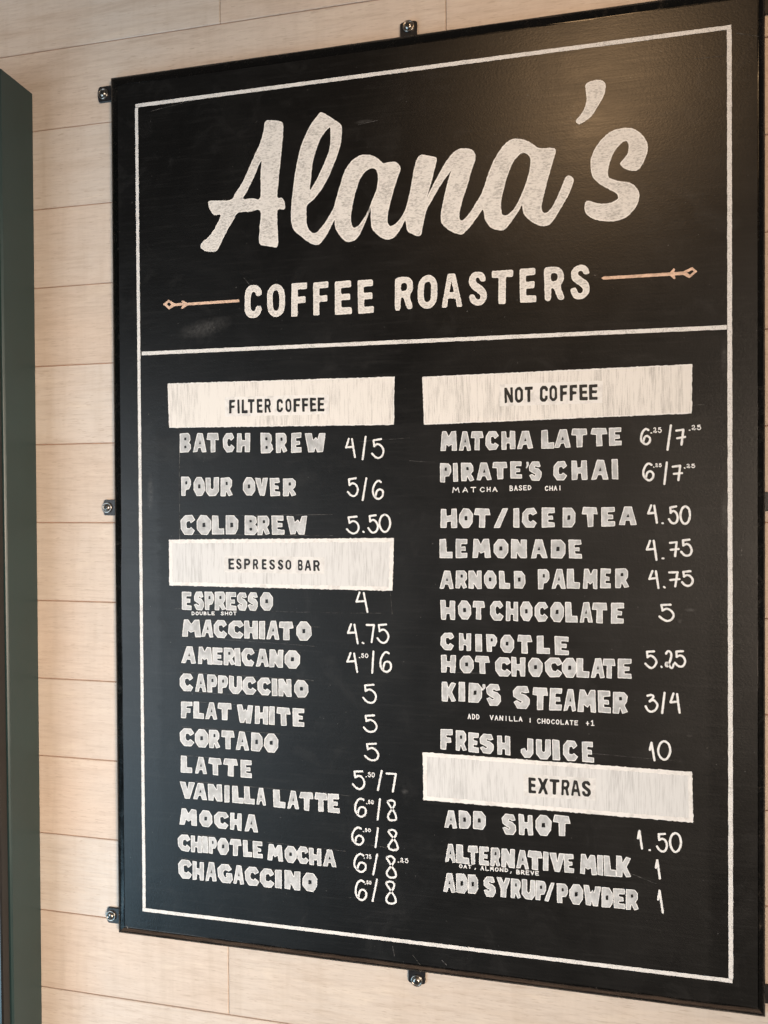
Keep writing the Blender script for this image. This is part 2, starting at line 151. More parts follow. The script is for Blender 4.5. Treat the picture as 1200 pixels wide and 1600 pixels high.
TITLE=[
[[[-192.7,517.0],[-184.6,517.5],[-173.2,514.7],[-168.2,509.9],[-169.2,488.9],[-172.1,463.9],[-175.3,436.0],[-177.0,415.0],[-171.6,414.2],[-168.0,410.5],[-166.0,401.3],[-168.1,398.1],[-176.5,398.0],[-177.2,379.7],[-176.8,350.8],[-184.9,350.3],[-197.0,353.0],[-202.7,356.3],[-202.0,377.5],[-201.2,399.4],[-216.4,399.6],[-233.2,399.4],[-239.4,390.8],[-248.8,377.2],[-256.6,363.5],[-263.6,351.7],[-269.2,350.1],[-281.7,352.5],[-287.9,358.8],[-284.7,364.3],[-276.9,369.5],[-267.4,380.2],[-257.9,398.1],[-267.2,399.5],[-273.4,408.1],[-275.5,417.6],[-268.6,418.7],[-243.8,417.5],[-236.1,426.2],[-225.2,440.9],[-212.8,465.3],[-200.5,489.5],[-195.8,503.2]],[[-199.2,465.3],[-200.2,444.1],[-201.0,416.4],[-213.2,416.9],[-225.4,417.5],[-218.6,428.9],[-209.9,445.1]]],
[[[-115.6,519.8],[-105.5,513.9],[-96.8,507.3],[-89.7,501.8],[-87.4,495.2],[-88.3,482.8],[-91.3,469.3],[-98.6,450.7],[-106.0,434.8],[-116.3,419.1],[-126.6,407.5],[-135.5,400.7],[-136.7,387.4],[-135.7,373.3],[-131.3,365.9],[-126.9,363.3],[-121.0,365.1],[-112.2,374.1],[-104.9,384.6],[-99.9,392.5],[-96.1,403.3],[-91.6,418.1],[-87.2,431.5],[-84.3,439.5],[-77.0,449.8],[-65.6,457.5],[-55.6,458.3],[-45.7,455.7],[-37.2,449.3],[-33.1,445.0],[-26.0,445.4],[-17.6,445.1],[-12.1,441.2],[-10.2,435.6],[-13.6,425.6],[-17.8,413.7],[-22.1,399.1],[-25.8,385.8],[-27.6,372.3],[-25.9,365.3],[-22.3,363.6],[-16.7,365.9],[-9.7,373.5],[-4.0,382.5],[0.2,397.1],[3.9,413.0],[7.3,431.7],[10.1,442.2],[13.4,448.6],[18.4,450.5],[26.6,448.0],[34.8,445.6],[36.7,442.1],[33.4,429.0],[29.2,413.3],[25.0,400.2],[22.8,392.8],[27.8,403.1],[34.7,415.4],[44.3,431.9],[52.5,443.2],[61.9,451.6],[71.4,452.9],[80.7,450.1],[85.5,443.7],[84.7,435.8],[80.6,424.2],[75.2,406.1],[69.7,390.6],[66.2,377.5],[64.8,368.3],[66.4,363.3],[69.1,363.1],[73.7,366.2],[81.7,376.1],[89.8,388.7],[95.1,398.8],[100.5,414.3],[105.9,428.3],[111.2,438.4],[119.1,449.4],[128.3,456.8],[136.1,457.8],[146.5,454.8],[155.5,449.4],[161.9,444.0],[169.6,442.4],[178.6,441.9],[183.7,439.3],[182.4,432.2],[178.5,419.6],[173.4,401.8],[168.9,384.0],[166.3,371.1],[168.1,364.4],[172.7,363.2],[178.4,368.7],[184.8,379.9],[191.2,394.9],[195.0,403.6],[198.8,406.3],[203.9,402.7],[204.3,397.5],[201.3,388.7],[194.9,376.3],[187.3,364.0],[180.9,354.1],[175.7,348.8],[169.3,347.3],[160.3,350.2],[151.3,356.7],[144.9,365.2],[143.1,375.3],[139.7,370.9],[133.2,360.9],[126.6,352.3],[120.0,346.7],[112.1,347.7],[104.2,351.5],[97.6,361.4],[95.0,374.4],[91.0,370.0],[83.0,360.0],[74.9,350.5],[68.2,345.8],[61.5,347.1],[50.7,353.4],[42.6,362.2],[41.8,371.6],[44.0,384.9],[46.8,398.1],[51.0,413.8],[55.1,426.3],[51.0,422.4],[42.8,411.9],[34.6,399.2],[27.7,387.7],[23.5,380.0],[20.8,370.8],[17.9,357.5],[15.7,349.0],[11.0,348.3],[6.9,350.3],[-1.4,356.4],[-4.1,369.7],[-8.3,362.5],[-16.8,350.9],[-25.2,346.9],[-35.0,349.7],[-46.2,360.2],[-49.0,368.7],[-49.5,385.2],[-50.0,389.4],[-53.2,380.0],[-60.4,364.1],[-67.6,352.3],[-76.2,348.1],[-83.4,349.5],[-92.0,358.5],[-97.1,368.6],[-98.2,378.5],[-100.6,374.5],[-107.9,361.2],[-116.8,349.9],[-122.6,347.6],[-129.9,349.9],[-141.7,358.4],[-153.4,369.2],[-157.2,379.4],[-157.7,394.9],[-155.5,417.2],[-151.4,444.9],[-145.3,472.3],[-137.8,491.1],[-130.4,504.2],[-123.0,513.1]],[[-104.1,499.0],[-102.7,490.0],[-103.4,476.2],[-107.3,462.7],[-116.1,444.1],[-125.0,428.3],[-131.5,420.5],[-129.9,437.1],[-127.8,453.7],[-123.3,470.0],[-115.8,487.3]],[[-45.8,440.3],[-40.7,435.1],[-39.4,425.4],[-41.7,411.9],[-47.4,398.8],[-53.2,385.5],[-60.4,373.8],[-67.5,367.0],[-71.8,365.7],[-75.2,370.4],[-76.0,382.1],[-73.1,398.4],[-68.7,414.5],[-62.9,429.1],[-54.3,438.4]],[[141.2,439.1],[147.7,439.0],[152.1,434.8],[153.4,427.4],[151.5,414.4],[146.3,397.9],[139.7,382.7],[131.9,370.3],[125.3,364.8],[120.1,364.7],[117.5,368.9],[117.0,380.9],[120.2,396.5],[125.5,414.4],[132.1,429.6]]],
[[[219.2,513.4],[225.5,517.2],[234.2,517.9],[240.9,514.5],[242.4,507.9],[239.9,498.0],[234.1,487.1],[225.4,475.3],[217.9,469.7],[211.6,467.3],[207.8,470.1],[209.1,473.8],[214.1,479.2],[219.2,488.9],[220.4,500.3]]],
[[[262.4,456.4],[272.2,455.1],[280.7,449.8],[288.0,440.1],[290.4,429.7],[288.0,418.5],[283.1,408.8],[277.5,404.3],[269.7,405.6],[262.3,409.7],[259.2,414.4],[262.4,418.6],[267.3,424.5],[269.3,433.2],[267.3,440.3],[262.4,440.3],[255.0,433.5],[248.8,422.6],[245.1,410.2],[245.1,401.2],[248.8,397.0],[258.6,393.4],[269.7,390.3],[277.0,384.5],[280.6,376.0],[279.4,366.0],[273.3,356.3],[264.7,349.4],[252.4,346.4],[237.5,347.9],[225.1,352.9],[218.8,359.9],[217.6,367.8],[220.1,373.2],[225.1,372.2],[235.1,368.7],[246.2,368.2],[254.9,371.3],[256.9,375.7],[253.7,380.4],[245.0,385.8],[235.1,393.2],[227.7,401.6],[224.7,414.8],[226.5,427.5],[232.8,439.7],[242.7,450.2],[252.6,455.5]]],
]
ARROWS=[
[[[-307.7,283.4],[-232.9,283.2],[-232.0,279.5],[-307.4,279.7],[-315.7,275.6],[-317.7,276.7],[-315.0,280.2],[-326.8,280.0],[-335.2,275.9],[-344.6,283.9],[-335.8,289.2],[-326.4,283.7],[-315.0,283.9],[-317.0,286.1],[-315.0,286.9]],[[-335.8,286.1],[-338.5,283.5],[-335.5,279.9],[-331.8,282.5]]],
[[[237.1,278.7],[239.6,280.3],[315.4,279.9],[319.7,284.6],[321.1,283.4],[320.4,279.9],[330.4,279.9],[340.4,284.5],[346.0,278.8],[337.1,271.7],[330.4,276.0],[321.1,276.0],[321.7,272.4],[320.1,271.5],[315.7,276.0],[239.6,276.7]],[[334.4,278.2],[340.4,281.0],[342.0,279.1],[337.7,275.5]]],
]
GUIDES=[
[0.5,[[-320.9,109.7],[-322.4,49.9],[-322.3,-45.3]]],
[0.35,[[-322.9,-8.3],[-103.1,-7.1]]],
[0.4,[[-319.3,-33.9],[-103.2,-34.8]]],
[0.3,[[-333.7,-136.6],[-90.8,-136.5]]],
[0.35,[[-321.3,-151.3],[-121.6,-155.9]]],
[0.3,[[-321.5,-174.3],[-126.2,-181.5]]],
[0.4,[[-319.7,-188.4],[-148.5,-190.8]]],
[0.4,[[-323.9,-223.9],[-130.9,-226.7]]],
[0.3,[[-323.2,-250.5],[-140.0,-251.8]]],
[0.4,[[-322.3,-263.7],[-140.1,-265.5]]],
[0.35,[[-323.6,-299.3],[-176.2,-300.9]]],
[0.4,[[-324.9,-339.3],[-213.0,-339.6]]],
[0.4,[[-325.3,-374.0],[-83.6,-376.3]]],
[0.3,[[-326.9,-446.1],[-88.4,-450.2]]],
[0.35,[[-328.2,-481.9],[-141.6,-486.1]]],
[0.35,[[-62.3,-439.3],[-19.7,-440.4]]],
[0.35,[[-79.5,-136.2],[-34.9,-135.0]]],
[0.5,[[-26.3,-107.5],[-23.9,-136.4]]],
[0.3,[[-88.8,-511.2],[-71.4,-510.2]]],
[0.6,[[-225.3,311.8],[-216.2,300.9]]],
[0.4,[[-65.3,498.2],[-39.8,501.0]]],
[0.5,[[250.6,-437.6],[299.3,-452.9]]],
[0.4,[[388.6,552.4],[413.3,545.3]]],
[0.3,[[343.1,528.8],[378.2,527.9]]],
[0.6,[[-26.3,-568.0],[-23.8,-581.1]]],
[0.4,[[0.7,-576.4],[9.8,-587.7]]],
[0.7,[[38.1,-578.3],[44.7,-584.1]]],
[0.9,[[-409.7,-585.0],[-406.8,-590.1]]],
[0.3,[[-366.0,550.1],[-270.5,560.4]]],
[0.35,[[48.1,-208.0],[96.6,-207.5]]],
[0.3,[[281.3,118.1],[353.3,121.8]]],
[0.3,[[-0.2,61.7],[32.9,59.5]]],
[0.3,[[-67.8,87.9],[-0.0,91.2]]],
[0.3,[[205.7,-299.8],[331.4,-303.0]]],
]
DIVIDER=[[-380.0, 217.5], [381.4, 211.4]]
SMUDGES=[[-282.6, 248.0, 42, 14], [336.4, -272.0, 4, 2], [338.1, -121.6, 8, 2.5], [325.9, -134.9, 3, 4], [-9.1, -365.4, 6, 4], [-58.5, 501.5, 14, 3], [375.8, 175.0, 5, 25], [376.4, -5.3, 6, 30], [-366.2, 23.8, 6, 30], [-284.0, 84.2, 30, 20], [175.3, -186.6, 5, 22]]
# letter outlines in a 10 x 10 box: first contour outer, the others counters
BLOCK = {
'A': [[(0,0),(3.1,.2),(4.0,2.4),(5.9,2.4),(6.8,0),(10,.2),(7.2,10),(3.2,10)], [(4.3,4.3),(5.9,4.3),(5.2,6.4)]],
'B': [[(0,0),(7.6,0),(10,1.8),(9.8,4.2),(8.2,5.1),(9.5,6.6),(9,8.8),(7.2,10),(0,10)], [(3.9,2.1),(5.9,2.3),(5.7,3.6),(3.8,3.5)], [(3.9,6.4),(5.8,6.4),(5.7,7.8),(3.8,7.7)]],
'C': [[(2.8,0),(7.9,0),(10,2.4),(7.2,4.1),(6.0,3.0),(4.2,3.5),(3.8,5.2),(4.2,6.8),(6.0,7.2),(7.2,6.0),(10,7.5),(8,10),(2.9,10),(0,7.3),(0,2.8)]],
'D': [[(0,0),(7.4,0),(10,2.7),(10,7.4),(7.0,10),(0,10)], [(3.6,3.7),(6.0,3.9),(5.9,6.3),(3.7,6.1)]],
'E': [[(0,0),(10,0),(10,2.5),(4.8,2.6),(4.8,3.9),(8.6,3.9),(8.6,5.9),(4.7,6.0),(4.7,7.4),(9.8,7.5),(9.8,10),(0,10)]],
'F': [[(0,0),(4.6,0),(4.7,3.3),(8.6,3.5),(8.6,6.0),(4.8,6.0),(4.9,7.3),(10,7.4),(10,10),(0,10)]],
'G': [[(2.8,0),(8.6,0),(10,2),(10,5.4),(5.6,5.4),(5.7,3.8),(6.6,3.6),(5.2,3.0),(4.2,4.0),(4.1,5.8),(5.0,6.8),(6.4,6.8),(7.6,6.2),(9.9,7.7),(8,10),(2.9,10),(0,7.2),(0,2.8)]],
'H': [[(0,0),(3.6,0),(3.9,3.2),(6.1,3.2),(6.4,0),(10,0),(10,10),(6.5,10),(6.3,6.4),(3.8,6.4),(3.6,10),(0,10)]],
'I': [[(0,0),(10,0),(9.6,10),(0,10)]],
'J': [[(3,0),(7.2,0),(10,2.2),(10,10),(5.4,10),(5.3,4.0),(4.5,3.4),(3.4,5.0),(0,4.2),(.2,2.6)]],
'K': [[(0,0),(4.2,0),(4.5,3.2),(6.6,0),(10,.6),(7.2,5.0),(10,9.4),(6.8,10),(4.4,6.8),(4.0,10),(0,10)]],
'L': [[(0,0),(10,0),(10,3.2),(5.4,3.2),(5.0,10),(0,10)]],
'M': [[(0,0),(3.0,0),(3.3,3.4),(4.9,2.2),(6.7,3.4),(7.0,0),(10,0),(9.3,10),(6.6,10),(5.0,7.2),(3.4,10),(.8,10)]],
'N': [[(0,0),(3.6,0),(3.8,3.2),(6.2,0),(10,0),(10,10),(6.4,10),(6.2,6.8),(4.0,10),(0,10)]],
'O': [[(2.8,0),(7.4,0),(10,3.0),(10,7.2),(7.2,10),(2.8,10),(0,7.0),(0,3.0)], [(3.9,3.9),(6.1,4.0),(6.0,6.2),(4.0,6.1)]],
'P': [[(0,0),(4.6,0),(4.8,3.0),(8.2,3.4),(10,5.6),(9.8,8.4),(7.6,10),(0,10)], [(4.2,5.9),(6.2,6.0),(6.0,7.8),(4.2,7.6)]],
'R': [[(0,0),(3.8,0),(4.5,2.8),(6.6,0),(10,.8),(7.6,3.9),(9.4,5.6),(9.4,8.4),(7.4,10),(0,10)], [(4.0,6.0),(6.0,6.1),(5.8,7.8),(4.0,7.6)]],
'S': [[(2.2,0),(7.8,0),(10,2.2),(9.9,4.6),(7.6,6.2),(4.6,6.8),(5.2,7.5),(7.2,6.9),(9.6,7.4),(8.4,10),(2.6,10),(0,7.8),(.2,5.2),(3.0,3.9),(5.4,3.3),(4.6,2.6),(2.4,3.6),(0,2.9)]],
'T': [[(3.2,0),(7.0,0),(7.0,6.4),(10,6.5),(9.2,10),(.8,10),(0,6.6),(3.2,6.4)]],
'U': [[(2.8,0),(7.4,0),(10,2.4),(10,10),(6.4,10),(6.3,4.2),(5.2,3.4),(4.0,4.2),(3.8,10),(0,10),(0,2.6)]],
'V': [[(3.4,0),(6.8,0),(10,10),(6.2,10),(5.1,5.4),(4.0,10),(0,10)]],
'W': [[(1.8,0),(4.4,0),(5.0,2.4),(5.8,0),(8.6,0),(10,10),(7.0,10),(6.3,6.6),(5.2,8.0),(4.1,6.6),(3.2,10),(0,10)]],
'Y': [[(3.2,0),(6.8,0),(6.9,4.0),(10,10),(6.4,10),(5.0,7.2),(3.6,10),(0,10),(3.0,4.0)]],
'/': [[(0,0),(4.0,0),(10,10),(6.2,10)]],
"'": [[(0,1),(3,0),(10,5),(9,10),(2,10),(3,5)]],
}
LIGHTER = {
'A': [[(0,0),(2.6,0),(3.2,2.6),(6.8,2.6),(7.4,0),(10,0),(6.8,10),(3.2,10)], [(3.8,4.4),(6.2,4.4),(5.0,7.9)]],
'B': [[(0,0),(7.2,0),(10,1.6),(10,4.2),(8.4,5.2),(9.6,6.4),(9.6,8.6),(7.2,10),(0,10)], [(3,1.9),(6.4,1.9),(6.9,3.2),(6.2,4.2),(3,4.2)], [(3,6.0),(6.2,6.0),(6.7,7.0),(6.2,8.1),(3,8.1)]],
'C': [[(2.8,0),(7.2,0),(10,1.6),(10,3.6),(6.9,3.6),(6.6,2.4),(5.2,1.9),(3.6,2.6),(3.4,5),(3.6,7.4),(5.0,8.2),(6.6,7.6),(6.9,6.6),(10,6.6),(10,8.4),(7.4,10),(2.8,10),(0,8.4),(0,1.6)]],
'E': [[(0,0),(10,0),(10,2.0),(3.8,2.0),(3.8,4.2),(9.2,4.2),(9.2,6.1),(3.8,6.1),(3.8,8.0),(9.8,8.0),(9.8,10),(0,10)]],
'F': [[(0,0),(4.0,0),(4.0,4.0),(9.2,4.0),(9.2,5.9),(4.0,5.9),(4.0,8.1),(10,8.1),(10,10),(0,10)]],
'I': [[(0,0),(10,0),(10,10),(0,10)]],
'L': [[(0,0),(10,0),(10,2.1),(3.8,2.1),(3.8,10),(0,10)]],
'N': [[(0,0),(2.7,0),(2.7,5.6),(7.0,0),(10,0),(10,10),(7.3,10),(7.3,4.6),(3.0,10),(0,10)]],
'O': [[(3.2,0),(6.8,0),(10,1.9),(10,8.1),(6.8,10),(3.2,10),(0,8.1),(0,1.9)], [(4.0,1.9),(6.0,1.9),(6.9,3.0),(6.9,7.0),(6.0,8.1),(4.0,8.1),(3.1,7.0),(3.1,3.0)]],
'P': [[(0,0),(3.2,0),(3.2,4.0),(7.4,4.0),(10,5.6),(10,8.5),(7.4,10),(0,10)], [(3.2,5.8),(6.2,5.8),(6.9,6.6),(6.9,7.5),(6.2,8.2),(3.2,8.2)]],
'R': [[(0,0),(3.1,0),(3.1,3.8),(4.6,3.8),(6.8,0),(10,.3),(7.6,4.2),(9.6,5.8),(9.6,8.4),(7.2,10),(0,10)], [(3.1,5.7),(5.8,5.7),(6.6,6.5),(6.6,7.5),(5.8,8.2),(3.1,8.2)]],
'S': [[(2.8,0),(7.2,0),(10,1.8),(10,3.6),(8.8,5.1),(4.2,7.0),(3.7,7.7),(4.6,8.4),(6.2,8.2),(6.9,7.1),(9.8,7.1),(9.4,8.7),(7.4,10),(2.9,10),(.3,8.4),(.3,6.5),(1.6,5.2),(6.2,3.4),(6.7,2.4),(5.6,1.7),(3.9,1.9),(3.1,3.4),(0,3.4),(.3,1.6)]],
'T': [[(3.3,0),(6.7,0),(6.7,7.9),(10,7.9),(10,10),(0,10),(0,7.9),(3.3,7.9)]],
'X': [[(0,0),(3.2,0),(5.0,3.2),(6.8,0),(10,0),(6.8,5.1),(9.8,10),(6.6,10),(5.0,7.0),(3.2,10),(0,10),(3.2,5.1)]],
}
# pen strokes in a 1 x 1 box, y down; a leading 's' means smooth
DIGITS = {
'0': ['s',[(.48,0),(.18,.12),(.0,.48),(.12,.82),(.45,1),(.78,.9),(1,.55),(.9,.18),(.62,.01),(.45,.01)]],
'1': ['l',[(.0,.44),(.33,.02),(.98,1)]],
'1b': ['l',[(.1,.22),(.55,.0),(.55,1)],'l',[(.1,1),(1,.97)]],
'2': ['s',[(.05,.16),(.3,.0),(.62,.06),(.7,.28),(.5,.64),(.2,.92),(.02,.86),(.08,.7),(.3,.72),(.6,.95),(.82,1),(1,.78)]],
'3': ['s',[(.16,.04),(.5,.0),(.68,.12),(.34,.38)],'s',[(.34,.38),(.68,.28),(.98,.55),(.85,.87),(.5,1),(.2,.92),(.0,.7)]],
'4': ['l',[(.33,.02),(.02,.48),(.74,.43)],'l',[(.68,.03),(.97,1)]],
'5': ['l',[(.8,.0),(.14,.05),(.2,.37)],'s',[(.2,.37),(.5,.27),(.82,.38),(1,.63),(.85,.9),(.55,1),(.25,.93),(.0,.75)]],
'6': ['s',[(.8,.07),(.55,.0),(.25,.14),(.04,.45),(.08,.76),(.35,.96),(.66,1),(.95,.84),(.97,.6),(.7,.47),(.42,.56),(.27,.88)]],
'7': ['l',[(.0,.04),(1,.03),(.66,1)]],
'7x': ['l',[(.0,.07),(.8,.03),(.6,1)],'l',[(.12,.57),(1,.51)]],
'8': ['s',[(.06,.08),(.38,.0),(.74,.06),(.82,.2),(.56,.42),(.2,.64),(.02,.82),(.2,.97),(.6,1),(.96,.92),(.9,.72),(.62,.5),(.3,.3),(.04,.12),(.1,.05)]],
'/': ['l',[(1,0),(0,1)]],
'.': ['l',[(.0,.3),(1,.7)]],
',': ['l',[(.8,.0),(.2,1)]],
'|': ['l',[(.5,0),(.5,1)]],
'+': ['l',[(.5,.2),(.5,.9)],'l',[(.1,.55),(.9,.55)]],
'A': ['l',[(0,1),(.48,0),(1,1)],'l',[(.2,.65),(.82,.65)]],
'B': ['l',[(0,0),(0,1)],'s',[(0,0),(.7,.08),(.75,.35),(.1,.48)],'s',[(.1,.48),(.9,.6),(.85,.92),(0,1)]],
'C': ['s',[(.95,.18),(.6,0),(.15,.2),(.0,.55),(.25,.95),(.65,1),(1,.82)]],
'D': ['l',[(.05,0),(.05,1)],'s',[(.05,0),(.7,.1),(1,.5),(.7,.9),(.05,1)]],
'E': ['l',[(1,0),(0,.02),(.02,1),(1,.98)],'l',[(0,.5),(.8,.48)]],
'H': ['l',[(0,0),(0,1)],'l',[(1,0),(1,1)],'l',[(0,.52),(1,.48)]],
'I': ['l',[(.5,0),(.5,1)]],
'L': ['l',[(0,0),(.05,1),(1,.97)]],
'M': ['l',[(0,1),(.15,0),(.5,.6),(.85,0),(1,1)]],
'N': ['l',[(0,1),(.05,0),(.95,1),(1,0)]],
'O': ['s',[(.5,0),(.1,.2),(.05,.75),(.45,1),(.9,.8),(.95,.25),(.52,.0)]],
'R': ['l',[(0,0),(0,1)],'s',[(0,0),(.8,.1),(.75,.4),(.1,.52)],'l',[(.3,.52),(1,1)]],
'S': ['s',[(.95,.12),(.5,0),(.08,.2),(.4,.46),(.85,.6),(.9,.85),(.45,1),(.0,.85)]],
'T': ['l',[(0,.02),(1,0)],'l',[(.5,0),(.5,1)]],
'U': ['s',[(0,0),(.05,.7),(.45,1),(.9,.75),(1,0)]],
'V': ['l',[(0,0),(.5,1),(1,0)]],
}

# ------------------------------------------------------------------ material helpers
def new_mat(name):
    m = bpy.data.materials.new(name)
    m.use_nodes = True
    nt = m.node_tree
    return m, nt, nt.nodes['Principled BSDF']

def N(nt, t, **kw):
    n = nt.nodes.new(t)
    for k, v in kw.items():
        setattr(n, k, v)
    return n

def val(nt, socket, v):
    if isinstance(v, (int, float)):
        socket.default_value = v
    elif isinstance(v, tuple):
        socket.default_value = v
    else:
        nt.links.new(v, socket)

def math_n(nt, op, a, b=None, c=None, clamp=False):
    n = N(nt, 'ShaderNodeMath', operation=op, use_clamp=clamp)
    val(nt, n.inputs[0], a)
    if b is not None:
        val(nt, n.inputs[1], b)
    if c is not None:
        val(nt, n.inputs[2], c)
    return n.outputs[0]

def mix_c(nt, fac, a, b, blend='MIX'):
    n = N(nt, 'ShaderNodeMix', data_type='RGBA', blend_type=blend)
    val(nt, n.inputs[0], fac)
    val(nt, n.inputs[6], a)
    val(nt, n.inputs[7], b)
    return n.outputs[2]

def coords(nt, scale=(1, 1, 1), offset=None):
    tc = N(nt, 'ShaderNodeTexCoord')
    mp = N(nt, 'ShaderNodeMapping')
    nt.links.new(tc.outputs['Object'], mp.inputs[0])
    mp.inputs['Scale'].default_value = scale
    if offset is not None:
        nt.links.new(offset, mp.inputs['Location'])
    return mp.outputs[0]

def noise(nt, vec, scale, detail=3, rough=0.55, distort=0.0):
    n = N(nt, 'ShaderNodeTexNoise')
    nt.links.new(vec, n.inputs['Vector'])
    n.inputs['Scale'].default_value = scale
    n.inputs['Detail'].default_value = detail
    n.inputs['Roughness'].default_value = rough
    n.inputs['Distortion'].default_value = distort
    return n.outputs[0]

def ramp(nt, v, lo, hi, a=0.0, b=1.0):
    n = N(nt, 'ShaderNodeMapRange')
    val(nt, n.inputs[0], v)
    n.inputs[1].default_value, n.inputs[2].default_value = lo, hi
    n.inputs[3].default_value, n.inputs[4].default_value = a, b
    return n.outputs[0]

def bump(nt, bsdf, height, strength, dist):
    b = N(nt, 'ShaderNodeBump')
    b.inputs['Strength'].default_value = strength
    b.inputs['Distance'].default_value = dist
    nt.links.new(height, b.inputs['Height'])
    nt.links.new(b.outputs[0], bsdf.inputs['Normal'])

def grey(v, warm=0.0):
    return (v * (1 + warm), v, v * (1 - warm), 1)

# chalkboard face: black paint with an orange-peel surface, brush lines, chalk dust and wiped smudges
def mat_board():
    m, nt, b = new_mat('chalkboard_paint')
    v = coords(nt)
    dust = noise(nt, coords(nt, (1, 1, 1)), 7, 5, .65, .6)
    wipe = noise(nt, coords(nt, (5, 1, 70)), 3, 4, .6, .4)
    speck = noise(nt, v, 260, 1, .5)
    col = mix_c(nt, ramp(nt, dust, .42, .8, 0, .55), grey(.0022), grey(.008))
    col = mix_c(nt, ramp(nt, wipe, .52, .8, 0, .5), col, grey(.016))
    haze = noise(nt, coords(nt, (1, 1, 1)), 16, 5, .7, 1.2)
    col = mix_c(nt, ramp(nt, haze, .55, .85, 0, .5), col, grey(.028))
    col = mix_c(nt, ramp(nt, speck, .79, .83, 0, .4), col, grey(.15))
    sep = N(nt, 'ShaderNodeSeparateXYZ')
    nt.links.new(v, sep.inputs[0])
    grain = noise(nt, coords(nt, (1, 1, 1)), 180, 3, .7, .5)
    for i, (x, z, rx, rz) in enumerate(SMUDGES):
        dx = math_n(nt, 'DIVIDE', math_n(nt, 'SUBTRACT', sep.outputs[0], x / 1000), rx / 1000)
        dz = math_n(nt, 'DIVIDE', math_n(nt, 'SUBTRACT', sep.outputs[2], z / 1000), rz / 1000)
        if i == 0:      # the wiped stroke rises to the right
            dz = math_n(nt, 'SUBTRACT', dz, math_n(nt, 'MULTIPLY', dx, .5))
        d = math_n(nt, 'SQRT', math_n(nt, 'ADD', math_n(nt, 'MULTIPLY', dx, dx), math_n(nt, 'MULTIPLY', dz, dz)))
        f = math_n(nt, 'MULTIPLY', ramp(nt, d, 1.0, .2), ramp(nt, grain, .35, .75, .15, 1))
        col = mix_c(nt, math_n(nt, 'MULTIPLY', f, .11 if i < 6 else .08), col, grey(.55))
    nt.links.new(col, b.inputs['Base Color'])
    brush = noise(nt, coords(nt, (12, 1, 500)), 1, 3, .6)
    rg = ramp(nt, brush, .3, .75, .35, .41)
    rg = math_n(nt, 'ADD', rg, ramp(nt, dust, .3, .8, -.04, .06))
    # the menu area has been painted over more than once: brushy edge, duller paint
    edge = math_n(nt, 'MULTIPLY', math_n(nt, 'SUBTRACT', noise(nt, coords(nt, (6, 1, 90)), 1, 4, .7), .5), .030)
    px = math_n(nt, 'ADD', sep.outputs[0], edge)
    patch = math_n(nt, 'MULTIPLY', ramp(nt, px, -.357, -.351), ramp(nt, px, .362, .355))
    patch = math_n(nt, 'MULTIPLY', patch, ramp(nt, math_n(nt, 'ADD', sep.outputs[2], math_n(nt, 'MULTIPLY', edge, .3)), .112, .108))
    rg = math_n(nt, 'ADD', rg, math_n(nt, 'MULTIPLY', patch, .06))
    nt.links.new(rg, b.inputs['Roughness'])
    b.inputs['Specular IOR Level'].default_value = .42
    peel = noise(nt, coords(nt, (1, 1, 1.3)), 420, 3, .55)
    h = math_n(nt, 'ADD', peel, math_n(nt, 'MULTIPLY', brush, .18))
    bump(nt, b, h, .24, .0006)
    return m

def mat_chalk(name, dark, light, lo, hi, stretch=(1, 1, 1), scale=420, patch=.35, tint=(1, 1, 1)):
    m, nt, b = new_mat(name)
    n1 = noise(nt, coords(nt, stretch), scale, 3, .65, .3)
    n2 = noise(nt, coords(nt, (1, 1, 1)), 55, 4, .6, .8)
    f = math_n(nt, 'ADD', n1, math_n(nt, 'MULTIPLY', math_n(nt, 'SUBTRACT', n2, .5), patch))
    f = ramp(nt, f, lo, hi)
    col = mix_c(nt, f, (dark * tint[0], dark * tint[1], dark * tint[2], 1), (light * tint[0], light * tint[1], light * tint[2], 1))
    nt.links.new(col, b.inputs['Base Color'])
    b.inputs['Roughness'].default_value = .85
    b.inputs['Specular IOR Level'].default_value = .2
    return m

def mat_bar(name, dark, light, fine_amt, tint):
    """dense up-and-down marker strokes, patchy where the marker ran dry"""
    m, nt, b = new_mat(name)
    hatch = noise(nt, coords(nt, (1, 1, .05)), 900, 2, .6)
    broad = noise(nt, coords(nt, (1, 1, .10)), 170, 3, .6, .2)
    patch = noise(nt, coords(nt, (1, 1, .5)), 22, 3, .6, .4)
    dot = noise(nt, coords(nt, (1, 1, .6)), 1100, 2, .6)
    f = math_n(nt, 'ADD', math_n(nt, 'MULTIPLY', hatch, .45), math_n(nt, 'MULTIPLY', broad, .35))
    f = math_n(nt, 'ADD', f, math_n(nt, 'MULTIPLY', dot, .2 * fine_amt))
    f = math_n(nt, 'ADD', f, math_n(nt, 'MULTIPLY', math_n(nt, 'SUBTRACT', patch, .5), .30))
    c = .40 + .10 * fine_amt
    f = ramp(nt, f, c - .20, c + .01)
    col = mix_c(nt, f, tuple(dark * t for t in tint) + (1,), tuple(light * t for t in tint) + (1,))
    nt.links.new(col, b.inputs['Base Color'])
    b.inputs['Roughness'].default_value = .8
    b.inputs['Specular IOR Level'].default_value = .2
    return m

